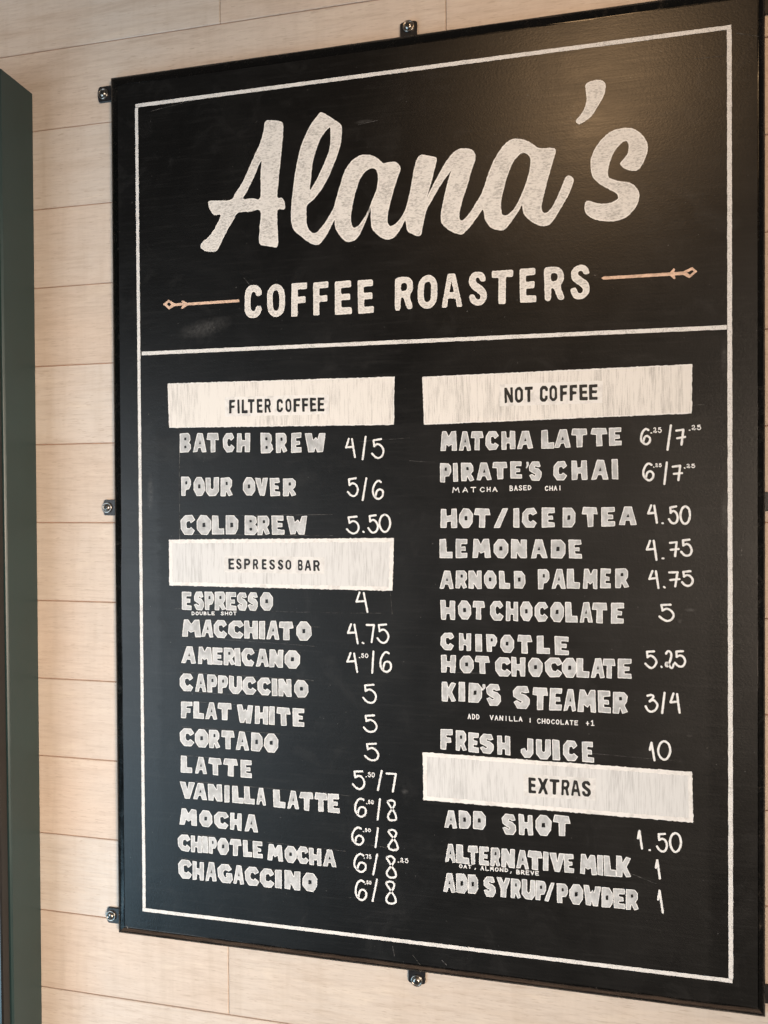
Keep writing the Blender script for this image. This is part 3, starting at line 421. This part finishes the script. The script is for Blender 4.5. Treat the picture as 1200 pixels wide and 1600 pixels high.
def mat_simple(name, col, rough, metal=0.0, nscale=60, namt=.25, bscale=0, bstr=.1):
    m, nt, b = new_mat(name)
    n = noise(nt, coords(nt), nscale, 4, .6)
    dark = tuple(c * (1 - namt) for c in col) + (1,)
    lite = tuple(c * (1 + namt) for c in col) + (1,)
    nt.links.new(mix_c(nt, ramp(nt, n, .3, .7), dark, lite), b.inputs['Base Color'])
    nt.links.new(ramp(nt, n, .25, .75, rough * .85, rough * 1.15), b.inputs['Roughness'])
    b.inputs['Metallic'].default_value = metal
    if bscale:
        bump(nt, b, noise(nt, coords(nt), bscale, 3, .6), bstr, .0008)
    return m

def mat_frame(name, warm_band):
    m, nt, b = new_mat(name)
    v = coords(nt)
    wear = noise(nt, v, 38, 6, .75, 1.4)
    scr = noise(nt, coords(nt, (1, 1, 1)), 160, 3, .7, 2.5)
    f = math_n(nt, 'MULTIPLY', ramp(nt, wear, .58, .70), ramp(nt, scr, .52, .6))
    col = mix_c(nt, f, grey(.0018), (.07, .06, .05, 1))
    if warm_band:      # brown band mid bevel: rubbed paint plus warm floor reflection, painted in
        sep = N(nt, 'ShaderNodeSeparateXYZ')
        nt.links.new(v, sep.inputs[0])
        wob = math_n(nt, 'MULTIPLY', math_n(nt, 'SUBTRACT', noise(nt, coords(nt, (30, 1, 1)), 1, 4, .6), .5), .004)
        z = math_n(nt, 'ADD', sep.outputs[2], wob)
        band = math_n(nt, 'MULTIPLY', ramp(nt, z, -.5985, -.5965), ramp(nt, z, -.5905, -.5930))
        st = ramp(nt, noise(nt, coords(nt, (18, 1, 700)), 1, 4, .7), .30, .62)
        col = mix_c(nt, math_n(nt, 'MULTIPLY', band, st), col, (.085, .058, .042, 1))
    nt.links.new(col, b.inputs['Base Color'])
    nt.links.new(ramp(nt, wear, .3, .7, .16, .34), b.inputs['Roughness'])
    b.inputs['Specular IOR Level'].default_value = .35
    bump(nt, b, noise(nt, coords(nt, (1, 1, 1)), 220, 2, .6), .10, .0006)
    return m

def mat_wood():
    m, nt, b = new_mat('whitewashed_plank')
    oi = N(nt, 'ShaderNodeObjectInfo')
    off = math_n(nt, 'MULTIPLY', oi.outputs['Random'], 37.0)
    fibre = noise(nt, coords(nt, (26, 1, 330), off), 1.0, 5, .68, .3)
    grain = noise(nt, coords(nt, (3.0, 1, 42), off), 1.0, 5, .65, 1.6)
    cloud = noise(nt, coords(nt, (7, 1, 9), off), 1.0, 3, .55, .5)
    chat = noise(nt, coords(nt, (55, 1, 5), off), 1.0, 3, .6, .3)
    tone = math_n(nt, 'ADD', math_n(nt, 'MULTIPLY', oi.outputs['Random'], .25), cloud)
    col = mix_c(nt, ramp(nt, tone, .35, .85), (.65, .53, .44, 1), (.60, .52, .455, 1))
    r2 = math_n(nt, 'FRACT', math_n(nt, 'MULTIPLY', oi.outputs['Random'], 7.31))
    col = mix_c(nt, ramp(nt, oi.outputs['Random'], .0, 1.0, .0, .25), col, (.50, .415, .335, 1))
    col = mix_c(nt, ramp(nt, r2, .30, 1.0, .0, .65), col, (.67, .63, .59, 1))
    fig = noise(nt, coords(nt, (4.5, 1, 16), off), 1.0, 4, .6, 2.2)
    col = mix_c(nt, ramp(nt, fig, .55, .75, 0, .30), col, (.43, .335, .265, 1))
    col = mix_c(nt, ramp(nt, fig, .42, .25, 0, .35), col, (.78, .69, .58, 1))
    col = mix_c(nt, ramp(nt, grain, .48, .72, 0, .34), col, (.44, .34, .26, 1))
    col = mix_c(nt, ramp(nt, fibre, .46, .68, 0, .30), col, (.76, .67, .58, 1))
    col = mix_c(nt, ramp(nt, fibre, .46, .28, 0, .34), col, (.38, .29, .22, 1))
    col = mix_c(nt, ramp(nt, chat, .48, .74, 0, .26), col, (.47, .38, .30, 1))
    fleck = noise(nt, coords(nt, (75, 1, 900), off), 1.0, 2, .5)
    col = mix_c(nt, ramp(nt, fleck, .63, .70, 0, .40), col, (.34, .25, .18, 1))
    # small knots and bug marks
    vo = N(nt, 'ShaderNodeTexVoronoi')
    nt.links.new(coords(nt, (15, 1, 8), off), vo.inputs['Vector'])
    vo.inputs['Scale'].default_value = 1.0
    vo.inputs['Randomness'].default_value = 1.0
    fine = noise(nt, coords(nt, (1, 1, 1)), 230, 3, .6)
    d = math_n(nt, 'ADD', vo.outputs['Distance'], math_n(nt, 'MULTIPLY', math_n(nt, 'SUBTRACT', fine, .5), .22))
    k = ramp(nt, d, .055, .035)
    sepc = N(nt, 'ShaderNodeSeparateColor')
    nt.links.new(vo.outputs['Color'], sepc.inputs[0])
    k = math_n(nt, 'MULTIPLY', k, ramp(nt, sepc.outputs[0], .6, .65))
    col = mix_c(nt, math_n(nt, 'MULTIPLY', k, .75), col, (.16, .115, .075, 1))
    nt.links.new(col, b.inputs['Base Color'])
    nt.links.new(ramp(nt, fibre, .3, .7, .46, .60), b.inputs['Roughness'])
    b.inputs['Specular IOR Level'].default_value = .4
    bump(nt, b, fibre, .35, .0008)
    return m

MB = mat_board()
MFRAME = mat_frame('black_frame_paint', False)
MFRAME2 = mat_frame('rubbed_floor_glow_frame_paint', True)
MWOOD = mat_wood()
MFILL = mat_chalk('chalk_marker_fill', .43, .62, .32, .64, (1, 1, .6), 130, .8, (.91, .955, 1.0))
MEDGE = mat_chalk('chalk_marker_edge', .74, .84, .26, .46, (1, 1, 1), 520, .3, (.95, .975, 1.0))
MTITLE = mat_chalk('title_chalk_fill', .44, .76, .30, .54, (.4, 1, 1), 620, .42, (1.0, .985, .96))
MTEDGE = mat_chalk('title_chalk_edge', .60, .84, .30, .52, (1, 1, 1), 520, .3, (1.0, .985, .96))
MLINE = mat_chalk('ruled_chalk_line', .44, .76, .28, .52, (1, 1, 1), 700, .5)
MPEN = mat_chalk('white_paint_pen', .66, .84, .30, .50, (1, 1, 1), 300, .2, (.96, .98, 1.0))
MBAR = mat_bar('hatched_chalk_bar', .42, .78, 1.0, (1.0, .985, .96))
MBAR2 = mat_bar('brushed_chalk_bar', .46, .71, .45, (.95, .975, 1.0))
MBEDGE = mat_chalk('chalk_bar_edge', .64, .79, .30, .50, (.3, 1, .3), 300, .4)
MPATCH = mat_chalk('grey_white_patch', .60, .75, .30, .60, (.5, 1, .5), 200, .6, (.98, .99, 1.0))
MBLACK = mat_simple('black_paint_lettering', (.010, .010, .010), .5)
MGHOST = mat_chalk('faint_chalk_line', .03, .17, .40, .66, (1, 1, 1), 200, .6)
MCOPPER = mat_chalk('copper_chalk', .55, .80, .34, .58, (.4, 1, 1), 420, .4, (.98, .70, .54))
MBRACKET = mat_simple('bracket_black_metal', (.012, .012, .014), .38, .0, 90, .3, 400, .1)
MSCREW = mat_simple('nickel_screw', (.36, .345, .325), .30, 1.0, 300, .15)
MRECESS = mat_simple('screw_recess', (.03, .03, .03), .5, .6)
MGREEN = mat_simple('dark_green_paint', (.020, .046, .049), .34, .0, 9, .10, 150, .05)
MDOOR = mat_simple('black_gloss_trim', (.006, .006, .006), .30, .0, 12, .3, 90, .05)
MGAP = mat_simple('plank_core_brown', (.36, .21, .145), .9)

# ------------------------------------------------------------------ object helpers
ROOT_LOC = {}
def link(o, parent=None):
    scene.collection.objects.link(o)
    if parent is not None:
        o.parent = parent
        p, off = parent, Vector((0, 0, 0))
        while p is not None:
            off += p.location
            p = p.parent
        o.location = o.location - off
    return o

def empty(name, loc, label=None, cat=None):
    o = bpy.data.objects.new(name, None)
    o.empty_display_size = .05
    o.location = loc
    scene.collection.objects.link(o)
    if label:
        o['label'] = label
    if cat:
        o['category'] = cat
    return o

class Mesh:
    """collects flat shapes and solids (metres) into one mesh object"""
    def __init__(self):
        self.v, self.f, self.m = [], [], []
    def add(self, verts, faces, mi=0):
        n = len(self.v)
        self.v += [tuple(p) for p in verts]
        self.f += [tuple(i + n for i in f) for f in faces]
        self.m += [mi] * len(faces)
    def build(self, name, mats, parent=None, smooth=False, origin=None):
        me = bpy.data.meshes.new(name)
        o0 = Vector(origin) if origin is not None else Vector((0, 0, 0))
        me.from_pydata([tuple(Vector(p) - o0) for p in self.v], [], self.f)
        for m in (mats if isinstance(mats, (list, tuple)) else [mats]):
            me.materials.append(m)
        me.polygons.foreach_set('material_index', self.m)
        if smooth:
            me.polygons.foreach_set('use_smooth', [True] * len(me.polygons))
        me.update()
        o = bpy.data.objects.new(name, me)
        o.location = o0
        return link(o, parent)

def box(mb, x0, x1, y0, y1, z0, z1, c=0.0, mi=0):
    """box with chamfered front (low y) edges"""
    v = [(x0, y1, z0), (x1, y1, z0), (x1, y1, z1), (x0, y1, z1),
         (x0, y0 + c, z0), (x1, y0 + c, z0), (x1, y0 + c, z1), (x0, y0 + c, z1)]
    f = [(0, 3, 2, 1)] + [(i, (i + 1) % 4, 4 + (i + 1) % 4, 4 + i) for i in range(4)]
    if c:
        v += [(x0 + c, y0, z0 + c), (x1 - c, y0, z0 + c), (x1 - c, y0, z1 - c), (x0 + c, y0, z1 - c)]
        f += [(4 + i, 4 + (i + 1) % 4, 8 + (i + 1) % 4, 8 + i) for i in range(4)] + [(8, 9, 10, 11)]
    else:
        f += [(4, 5, 6, 7)]
    mb.add(v, f, mi)

# -------- flat chalk shapes on the board face (input in mm)
rnd = random.Random(7)
def face_pt(x, z, lift):
    return (x / 1000, BOARD_Y - lift / 1000, z / 1000)

def resample(pts, step, closed=True):
    out = []
    n = len(pts)
    for i in range(n if closed else n - 1):
        a, b = pts[i], pts[(i + 1) % n]
        L = math.hypot(b[0] - a[0], b[1] - a[1])
        k = max(1, int(L / step))
        for j in range(k):
            t = j / k
            out.append((a[0] + (b[0] - a[0]) * t, a[1] + (b[1] - a[1]) * t))
    if not closed:
        out.append(pts[-1])
    return out

def rough_up(pts, amp):
    """uneven hand-drawn edge"""
    n = len(pts)
    r = [rnd.uniform(-1, 1) for _ in range(n)]
    q = [(r[i - 1] + 2 * r[i] + r[(i + 1) % n]) / 3 for i in range(n)]
    s = [rnd.uniform(-1, 1) for _ in range(n)]
    return [(p[0] + q[i] * amp, p[1] + s[i] * amp * .8) for i, p in enumerate(pts)]

def round_corners(pts, r):
    out = []
    n = len(pts)
    for i in range(n):
        p, a, b = pts[i], pts[i - 1], pts[(i + 1) % n]
        la = math.hypot(a[0] - p[0], a[1] - p[1])
        lb = math.hypot(b[0] - p[0], b[1] - p[1])
        ra, rb = min(r, la * .45), min(r, lb * .45)
        A = (p[0] + (a[0] - p[0]) * ra / la, p[1] + (a[1] - p[1]) * ra / la)
        B = (p[0] + (b[0] - p[0]) * rb / lb, p[1] + (b[1] - p[1]) * rb / lb)
        for t in (0, .33, .67, 1):
            out.append(((1 - t) ** 2 * A[0] + 2 * t * (1 - t) * p[0] + t * t * B[0],
                        (1 - t) ** 2 * A[1] + 2 * t * (1 - t) * p[1] + t * t * B[1]))
    return out

def catmull(pts, step, closed=False):
    out = []
    n = len(pts)
    for i in range(n if closed else n - 1):
        if closed:
            p0, p1, p2, p3 = pts[i - 1], pts[i], pts[(i + 1) % n], pts[(i + 2) % n]
        else:
            p0, p1, p2, p3 = pts[max(i - 1, 0)], pts[i], pts[i + 1], pts[min(i + 2, n - 1)]
        k = max(2, int(math.hypot(p2[0] - p1[0], p2[1] - p1[1]) / step))
        for j in range(k):
            t = j / k
            out.append(tuple(.5 * (2 * p1[c] + (p2[c] - p0[c]) * t + (2 * p0[c] - 5 * p1[c] + 4 * p2[c] - p3[c]) * t * t
                                   + (3 * p1[c] - p0[c] - 3 * p2[c] + p3[c]) * t ** 3) for c in (0, 1)))
    if not closed:
        out.append(pts[-1])
    return out

def fill(mb, contours, lift, mi=0):
    verts, edges = [], []
    for c in contours:
        n0 = len(verts)
        verts += [Vector(p) for p in c]
        edges += [(n0 + i, n0 + (i + 1) % len(c)) for i in range(len(c))]
    vo, eo, fo, *_ = delaunay_2d_cdt(verts, edges, [], 0, 1e-5)
    keep = []
    for f in fo:
        x = sum(vo[i][0] for i in f) / len(f)
        z = sum(vo[i][1] for i in f) / len(f)
        inside = False
        for c in contours:
            for i in range(len(c)):
                a, b = c[i - 1], c[i]
                if (a[1] > z) != (b[1] > z) and x < a[0] + (z - a[1]) / (b[1] - a[1]) * (b[0] - a[0]):
                    inside = not inside
        if inside:
            keep.append(tuple(f))
    mb.add([face_pt(p[0], p[1], lift) for p in vo], keep, mi)

def ribbon(mb, pts, w, lift, mi=0, closed=False, caps=True, wob=.12, inset=0.0):
    n = len(pts)
    L, R = [], []
    for i in range(n):
        a = pts[i - 1] if (closed or i > 0) else pts[i]
        b = pts[(i + 1) % n] if (closed or i < n - 1) else pts[i]
        dx, dz = b[0] - a[0], b[1] - a[1]
        l = math.hypot(dx, dz) or 1
        nx, nz = -dz / l, dx / l
        h = w / 2 * (1 + rnd.uniform(-wob, wob))
        x, z = pts[i][0] + nx * inset, pts[i][1] + nz * inset
        L.append((x + nx * h, z + nz * h))
        R.append((x - nx * h, z - nz * h))
    v = [face_pt(*p, lift) for p in L] + [face_pt(*p, lift) for p in R]
    m = n if closed else n - 1
    mb.add(v, [(n + i, n + (i + 1) % n, (i + 1) % n, i) for i in range(m)], mi)
    if caps and not closed:
        for e, q in ((0, 1), (n - 1, n - 2)):
            c = pts[e]
            ang = math.atan2(c[1] - pts[q][1], c[0] - pts[q][0])
            fan = [face_pt(c[0], c[1], lift + .015)]
            for j in range(7):
                t = ang - math.pi / 2 + math.pi * j / 6
                fan.append(face_pt(c[0] + math.cos(t) * w * .5, c[1] + math.sin(t) * w * .5, lift + .015))
            mb.add(fan, [(0, j, j + 1) for j in range(1, 7)], mi)

def area2(c):
    return sum(c[i - 1][0] * c[i][1] - c[i][0] * c[i - 1][1] for i in range(len(c)))

def glyph(mb, table, ch, x0, x1, zt, zb, lift, jit=.035, edge=1.3, rad=0.0, amp=.16, solid=False):
    w, h = x1 - x0, zt - zb
    sh = rnd.uniform(-.03, .03) * h
    cs = []
    for ci, c in enumerate(table[ch]):
        j = jit if ci == 0 else jit * .5
        pts = []
        for (gx, gy) in c:
            gx += rnd.uniform(-j, j) * 10
            gy += rnd.uniform(-j, j) * 10 * .7
            pts.append((x0 + w * gx / 10 + sh * (gy / 10 - .5), zb + h * gy / 10))
        if rad:
            pts = round_corners(pts, rad)
        cs.append(rough_up(resample(pts, 1.6), amp))
    fill(mb, cs, lift)
    if not solid:
        for c in (cs if table is LIGHTER else cs[:1]):
            s = 1 if area2(c) > 0 else -1
            if c is not cs[0]:
                s = -s
            ribbon(mb, c, edge, lift + .1, 1, closed=True, wob=.3, inset=s * edge * .42)

def pen_glyph(mb, ch, x0, x1, zt, zb, w, lift, step=1.2, mi=0):
    segs = DIGITS[ch]
    h = w / 2
    if x1 - x0 > 2 * h:
        x0, x1 = x0 + h, x1 - h
    if zt - zb > 2 * h:
        zt, zb = zt - h, zb + h
    k = 0
    for i in range(0, len(segs), 2):
        pts = [(x0 + (x1 - x0) * (p[0] + rnd.uniform(-.02, .02)), zt + (zb - zt) * (p[1] + rnd.uniform(-.012, .012))) for p in segs[i + 1]]
        if segs[i] == 's':
            parts = [catmull(pts, step)]
        else:
            parts = [resample([pts[q], pts[q + 1]], step * 1.5, False) for q in range(len(pts) - 1)]
        for pp in parts:
            ribbon(mb, pp, w, lift + .05 * k, mi, wob=.10)
            k += 1

# ------------------------------------------------------------------ wall of planks
wall = Mesh()
box(wall, -1.10, 1.0, .0022, .03, -.9325, .8975)
wall_o = wall.build('wall', MGAP)
wall_o['kind'] = 'structure'
wall_o['label'] = 'wall of pale whitewashed horizontal wood planks'
PITCH = .11445
TOP = .6686
prnd = random.Random(3)
rows = range(-2, 14)
fixed = {-1: [-.265], 0: [.047], 11: [-.2635], 12: [.62]}
for rI in rows:
    zt = TOP - rI * PITCH
    zb = zt - PITCH
    js = fixed.get(rI - 0, None)
    if js is None:
        js = [prnd.uniform(-.33, -.05), prnd.uniform(.1, .36)]
    xs = [-1.09] + js + [.99]
    for a, b in zip(xs[:-1], xs[1:]):
        mb = Mesh()
        g = .0006
        dy = prnd.uniform(0, .0004)
        box(mb, a + g * .6, b - g * .6, dy, .0021, zb + g, zt - g, .0008)
        mb.build('plank', MWOOD, wall_o, origin=((a + b) / 2, 0, (zt + zb) / 2))

# ------------------------------------------------------------------ menu board
board = empty('menu_board', (0, 0, -.604), 'large framed black chalkboard menu with white hand lettering, screwed to plank wall', 'menu board')
FX0, FX1, FZ0, FZ1 = -.4115, .4115, -.5875, .5915
pm = Mesh()
box(pm, FX0, FX1, BOARD_Y, -.004, FZ0, FZ1)
pm.build('panel', MB, board)
# bevelled frame, one rail per side, mitred at the corners: (outset share, depth behind the face)
PROF = [(.005, .0002), (.03, .0022), (.10, .0026), (.16, .0024), (.50, .0044), (.72, .0060), (.84, .0072), (.92, .0084), (.97, .0098), (1.0, .0118), (1.0, .0172)]
OUT = dict(l=.0165, r=.0112, t=.0190, b=.0165)
def corner(s, d, kx, kz):
    x = FX0 - OUT['l'] * s if kx == 0 else FX1 + OUT['r'] * s
    z = FZ0 - OUT['b'] * s if kz == 0 else FZ1 + OUT['t'] * s
    return (x, BOARD_Y + d, z)
for (k0, k1) in (((0, 0), (1, 0)), ((1, 0), (1, 1)), ((1, 1), (0, 1)), ((0, 1), (0, 0))):
    fm = Mesh()
    v, f = [], []
    SEG = 24
    for (s, d) in PROF:
        a, b = Vector(corner(s, d, *k0)), Vector(corner(s, d, *k1))
        for q in range(SEG + 1):
            wv = rnd.uniform(-1, 1) * .00012 if 0 < q < SEG else 0
            p = a.lerp(b, q / SEG)
            v.append((p.x, p.y + wv, p.z))
    n = SEG + 1
    for i in range(len(PROF) - 1):
        for q in range(SEG):
            f.append((i * n + q, (i + 1) * n + q, (i + 1) * n + q + 1, i * n + q + 1))
    fm.add(v, f)
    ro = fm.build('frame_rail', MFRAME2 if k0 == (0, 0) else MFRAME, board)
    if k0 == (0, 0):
        ro['label'] = 'lower frame rail with brown band of rubbed paint and painted-in floor reflection'

# ------------------------------------------------------------------ brackets with screws
def lathe(mb, c, prof, seg=24, mi=0):
    """surface of revolution about the y axis, prof = (radius, y out of the wall)"""
    v = []
    for (r, d) in prof:
        for k in range(seg):
            a = 2 * math.pi * k / seg
            v.append((c[0] + r * math.cos(a), c[1] - d, c[2] + r * math.sin(a)))
    f = []
    for i in range(len(prof) - 1):
        for k in range(seg):
            f.append((i * seg + k, i * seg + (k + 1) % seg, (i + 1) * seg + (k + 1) % seg, (i + 1) * seg + k))
    mb.add(v, f, mi)

def bracket(cx, cz, dx, dz, reach=.0245, turn=0.0):
    """tab that comes out from behind the frame in direction (dx, dz); cx, cz on the frame's outer edge"""
    ux, uz = dx, dz
    px, pz = -dz, dx
    hw = .0112
    prof = [(-.012, -hw), (reach * .86, -hw), (reach * .93, -hw * .86), (reach * .985, -hw * .45), (reach, 0),
            (reach * .985, hw * .45), (reach * .93, hw * .86), (reach * .86, hw), (-.012, hw)]
    mb = Mesh()
    n = len(prof)
    front, back, rim = [], [], []
    for (a, b) in prof:
        x, z = cx + ux * a + px * b, cz + uz * a + pz * b
        x2, z2 = cx + ux * (a - .0006) + px * b * .95, cz + uz * (a - .0006) + pz * b * .95
        back.append((x, -.0003, z)); rim.append((x, -.0022, z)); front.append((x2, -.0028, z2))
    mb.add(back + rim + front, [tuple(range(2 * n, 3 * n))] + [(i, (i + 1) % n, n + (i + 1) % n, n + i) for i in range(n)]
           + [(n + i, n + (i + 1) % n, 2 * n + (i + 1) % n, 2 * n + i) for i in range(n)])
    b = mb.build('bracket', MBRACKET, board)
    s = Mesh()
    c = (cx + ux * .0148, -.0028, cz + uz * .0148)
    lathe(s, c, [(.0078, 0), (.0076, .0016), (.0066, .0022), (.0056, .0016), (.0053, .0010)])
    lathe(s, c, [(.0053, .0009), (.0051, .0022), (.0042, .0034), (.0028, .0041), (.0012, .0043), (.0001, .0043)])
    so = s.build('screw', [MSCREW, MRECESS], b, smooth=True)
    rc = Mesh()
    for t in (turn, turn + math.pi / 2):
        ca, sa = math.cos(t), math.sin(t)
        q = [(-.0032, -.0009), (.0032, -.0009), (.0032, .0009), (-.0032, .0009)]
        d = .00435 if t == turn else .00442
        rc.add([(c[0] + ca * a - sa * bb, c[1] - d, c[2] + sa * a + ca * bb) for a, bb in q], [(0, 1, 2, 3)])
    n0 = len(s.v)
    for p in rc.f:
        pass
    me = so.data
    s2 = Mesh()
    s2.v, s2.f, s2.m = s.v[:], s.f[:], s.m[:]
    s2.add(rc.v, rc.f, 1)
    bpy.data.objects.remove(so)
    s2.build('screw', [MSCREW, MRECESS], b, smooth=True)

XL, XR, ZT, ZB = FX0 - OUT['l'], FX1 + OUT['r'], FZ1 + OUT['t'], FZ0 - OUT['b']
bracket(XL, .5925, -1, 0, turn=.5)
bracket(XL, .0035, -1, 0, .0220, turn=.1)
bracket(XL, -.5840, -1, 0, .0225, turn=.8)
bracket(XR, .5905, 1, 0, turn=.3)
bracket(XR, .0070, 1, 0, turn=1.0)
bracket(XR, -.5800, 1, 0, turn=.6)
bracket(-.0015, ZT, 0, 1, .0225, turn=.7)
bracket(.0030, ZB, 0, -1, .0205, turn=.4)

# ------------------------------------------------------------------ ruled chalk border and divider
def ruled(name, a, b, w, label):
    mb = Mesh()
    pts = rough_up(resample([a, b], 4.0, False), .16)
    ribbon(mb, pts, w, .25, 0, caps=False, wob=.07)
    o = mb.build(name, MLINE, board)
    o['label'] = label
BX, BZ = 381.6, 560.0
W2 = 2.3
ruled('border_line', (-BX - W2, BZ + .6), (BX + W2 - .5, BZ + .4), 5.0, 'white chalk border line along the top')
ruled('border_line', (-BX - W2, -BZ - .4), (BX + W2, -BZ + .6), 4.7, 'white chalk border line along the bottom')
mbv = None
ruled('border_line', (-BX - .6, BZ - W2 - .2), (-BX + .4, -BZ + W2), 4.6, 'white chalk border line along the left side')
ruled('border_line', (BX - .4, BZ - W2 - .2), (BX + .6, -BZ + W2 + .3), 5.1, 'white chalk border line along the right side')
ruled('divider_line', (DIVIDER[0][0] + 2.5, DIVIDER[0][1]), (DIVIDER[1][0] - 3.2, DIVIDER[1][1]), 5.0, 'white chalk line under the title block')

# ------------------------------------------------------------------ title
tm = Mesh()
for contours in TITLE:
    cs = [rough_up(catmull(c, 2.2, True), .15) for c in contours]
    fill(tm, cs, .25)
    for c in cs:
        s = 1 if area2(c) > 0 else -1
        if c is not cs[0]:
            s = -s
        ribbon(tm, c, 1.5, .35, 1, closed=True, wob=.35, inset=s * .55)
o = tm.build('title_lettering', [MTITLE, MTEDGE], board)
o['label'] = 'large white brush script name across the top'

for text, q in SUBTITLE:
    sm = Mesh()
    for i, ch in enumerate(text):
        x0, x1, zt, zb = q[4 * i:4 * i + 4]
        rad = 9 if ch in 'COS' else (5 if ch == 'R' else 1.8)
        glyph(sm, LIGHTER, ch, x0, x1, zt, zb, .25, jit=.012, edge=1.3, rad=rad, amp=.12)
    o = sm.build('subtitle_lettering', [MTITLE, MTEDGE], board)
    o['label'] = 'white outlined capitals reading ' + text
for i, cs in enumerate(ARROWS):
    am = Mesh()
    fill(am, [rough_up(resample(c, 2.0), .12) for c in cs], .25)
    o = am.build('arrow', MCOPPER, board)
    o['label'] = 'thin copper chalk arrow with diamond tip'

# ------------------------------------------------------------------ section bars with black lettering
for text, quad, runs, style in HEADERS:
    hm = Mesh()
    c = rough_up(resample(quad, 2.2), .30 if style == 0 else .22)
    fill(hm, [c], .2)
    s = 1 if area2(c) > 0 else -1
    if style == 0:
        ribbon(hm, c, 1.4, .28, 1, closed=True, wob=.5, inset=s * .5)
    else:
        for e in range(4):
            (ax, az), (bx, bz) = quad[e], quad[(e + 1) % 4]
            k = 2.4 * s
            l = math.hypot(bx - ax, bz - az)
            nx, nz, tx, tz = -(bz - az) / l * k, (bx - ax) / l * k, (bx - ax) / l * .4, (bz - az) / l * .4
            seg = rough_up(resample([(ax + nx + tx, az + nz + tz), (bx + nx - tx, bz + nz - tz)], 2.5, False), .3)
            ribbon(hm, seg, 5.0, .28 + .03 * e, 1, caps=False, wob=.22)
    ho = hm.build('section_bar', [MBAR if style == 0 else MBAR2, MBEDGE], board)
    ho['label'] = 'white chalked bar reading ' + text
    xs = [v for t, q in runs for v in q[0::4] + q[1::4]]
    zs = [v for t, q in runs for v in q[2::4] + q[3::4]]
    a0, a1 = min(xs) - 6, max(xs) + 6
    q0, q1 = runs[0][1], runs[-1][1]
    pq = [(a0, q0[2] + 4), (a0, q0[3] - 4), (a1, q1[-1] - 4), (a1, q1[-2] + 4)]
    pm2 = Mesh()
    fill(pm2, [rough_up(resample(pq, 3), .5)], .36)
    pm2.build('repainted_patch', MBEDGE if style == 0 else MPATCH, ho)
    lm = Mesh()
    for t, q in runs:
        for i, ch in enumerate(t):
            x0, x1, zt, zb = q[4 * i:4 * i + 4]
            glyph(lm, LIGHTER, ch, x0, x1, zt, zb, .5, jit=.025, rad=.9 if style == 0 else 1.3, amp=.14, solid=True)
    lm.build('lettering', MBLACK, ho)

# ------------------------------------------------------------------ menu items, notes, prices
for runs in MENU_ITEMS:
    im = Mesh()
    k = 0
    for t, q in runs:
        for i, ch in enumerate(t):
            x0, x1, zt, zb = q[4 * i:4 * i + 4]
            e = rnd.uniform(-.012, .012) * (zt - zb)
            ins = .55 if x1 - x0 > 9 else .3
            glyph(im, BLOCK, ch, x0 + ins, x1 - ins, zt + e, zb + e * .6, .25 + .03 * (k % 2), jit=.026, edge=.9, rad=.7, amp=.10)
            k += 1
    o = im.build('menu_item', [MFILL, MEDGE], board)
    o['label'] = 'white block lettering reading ' + ' '.join(t for t, q in runs)
for runs in SMALL_NOTES:
    nm = Mesh()
    for t, q in runs:
        for i, ch in enumerate(t):
            x0, x1, zt, zb = q[4 * i:4 * i + 4]
            pen_glyph(nm, '1b' if ch == '1' else ch, x0, x1, zt, zb, 1.15, .25, .8)
    o = nm.build('small_note', MPEN, board)
    o['label'] = 'small white note reading ' + ' '.join(t for t, q in runs)
for digits in PRICES:
    qm = Mesh()
    txt = ''
    for ch, x0, x1, zt, zb in digits:
        txt += ch[0] if ch == '7x' else ch
        if len(ch) == 3 and ch[0] == '.':
            w = (x1 - x0)
            cells = ((.0, .16), (.24, .58), (.64, 1.0))
            for c, (a, b) in zip(ch, cells):
                if c == '.':
                    pen_glyph(qm, c, x0 + w * a, x0 + w * b, zb + (zt - zb) * .22, zb + (zt - zb) * .02, 1.3, .25, .6)
                else:
                    pen_glyph(qm, c, x0 + w * a, x0 + w * b, zt, zb + (zt - zb) * .08, 1.15, .25, .6)
        else:
            pen_glyph(qm, ch, x0, x1, zt, zb, 2.55 if ch != '.' else 2.2, .25)
    o = qm.build('price', MPEN, board)
    o['label'] = 'white pen price ' + txt
for w, pts in GUIDES:
    gm = Mesh()
    ribbon(gm, rough_up(resample(pts, 6, False), .25), w, .12, 0, caps=False, wob=.4)
    gm.build('chalk_scratch', MGHOST, board)

# ------------------------------------------------------------------ dark green cabinet at the left edge
cab = empty('cabinet', (-.66, 0, -.93), 'dark green painted cabinet with black front, cut off by the left edge', 'cabinet')
CX = -.5605
cm = Mesh()
box(cm, -.95, CX, -.0585, -.0002, -.93, .6085, .0022)
cm.v = [(x, y * (1 + .14 * max(0, z) / .6), z) for x, y, z in cm.v]     # not quite plumb
o = cm.build('side_panel', MGREEN, cab)
dm = Mesh()
box(dm, -.95, CX - .0035, -.074, -.0600, -.93, .604, .002)
dm.v = [(x, y * (1 + .14 * max(0, z) / .6), z) for x, y, z in dm.v]
o = dm.build('door', MDOOR, cab)
o['label'] = 'glossy black front'
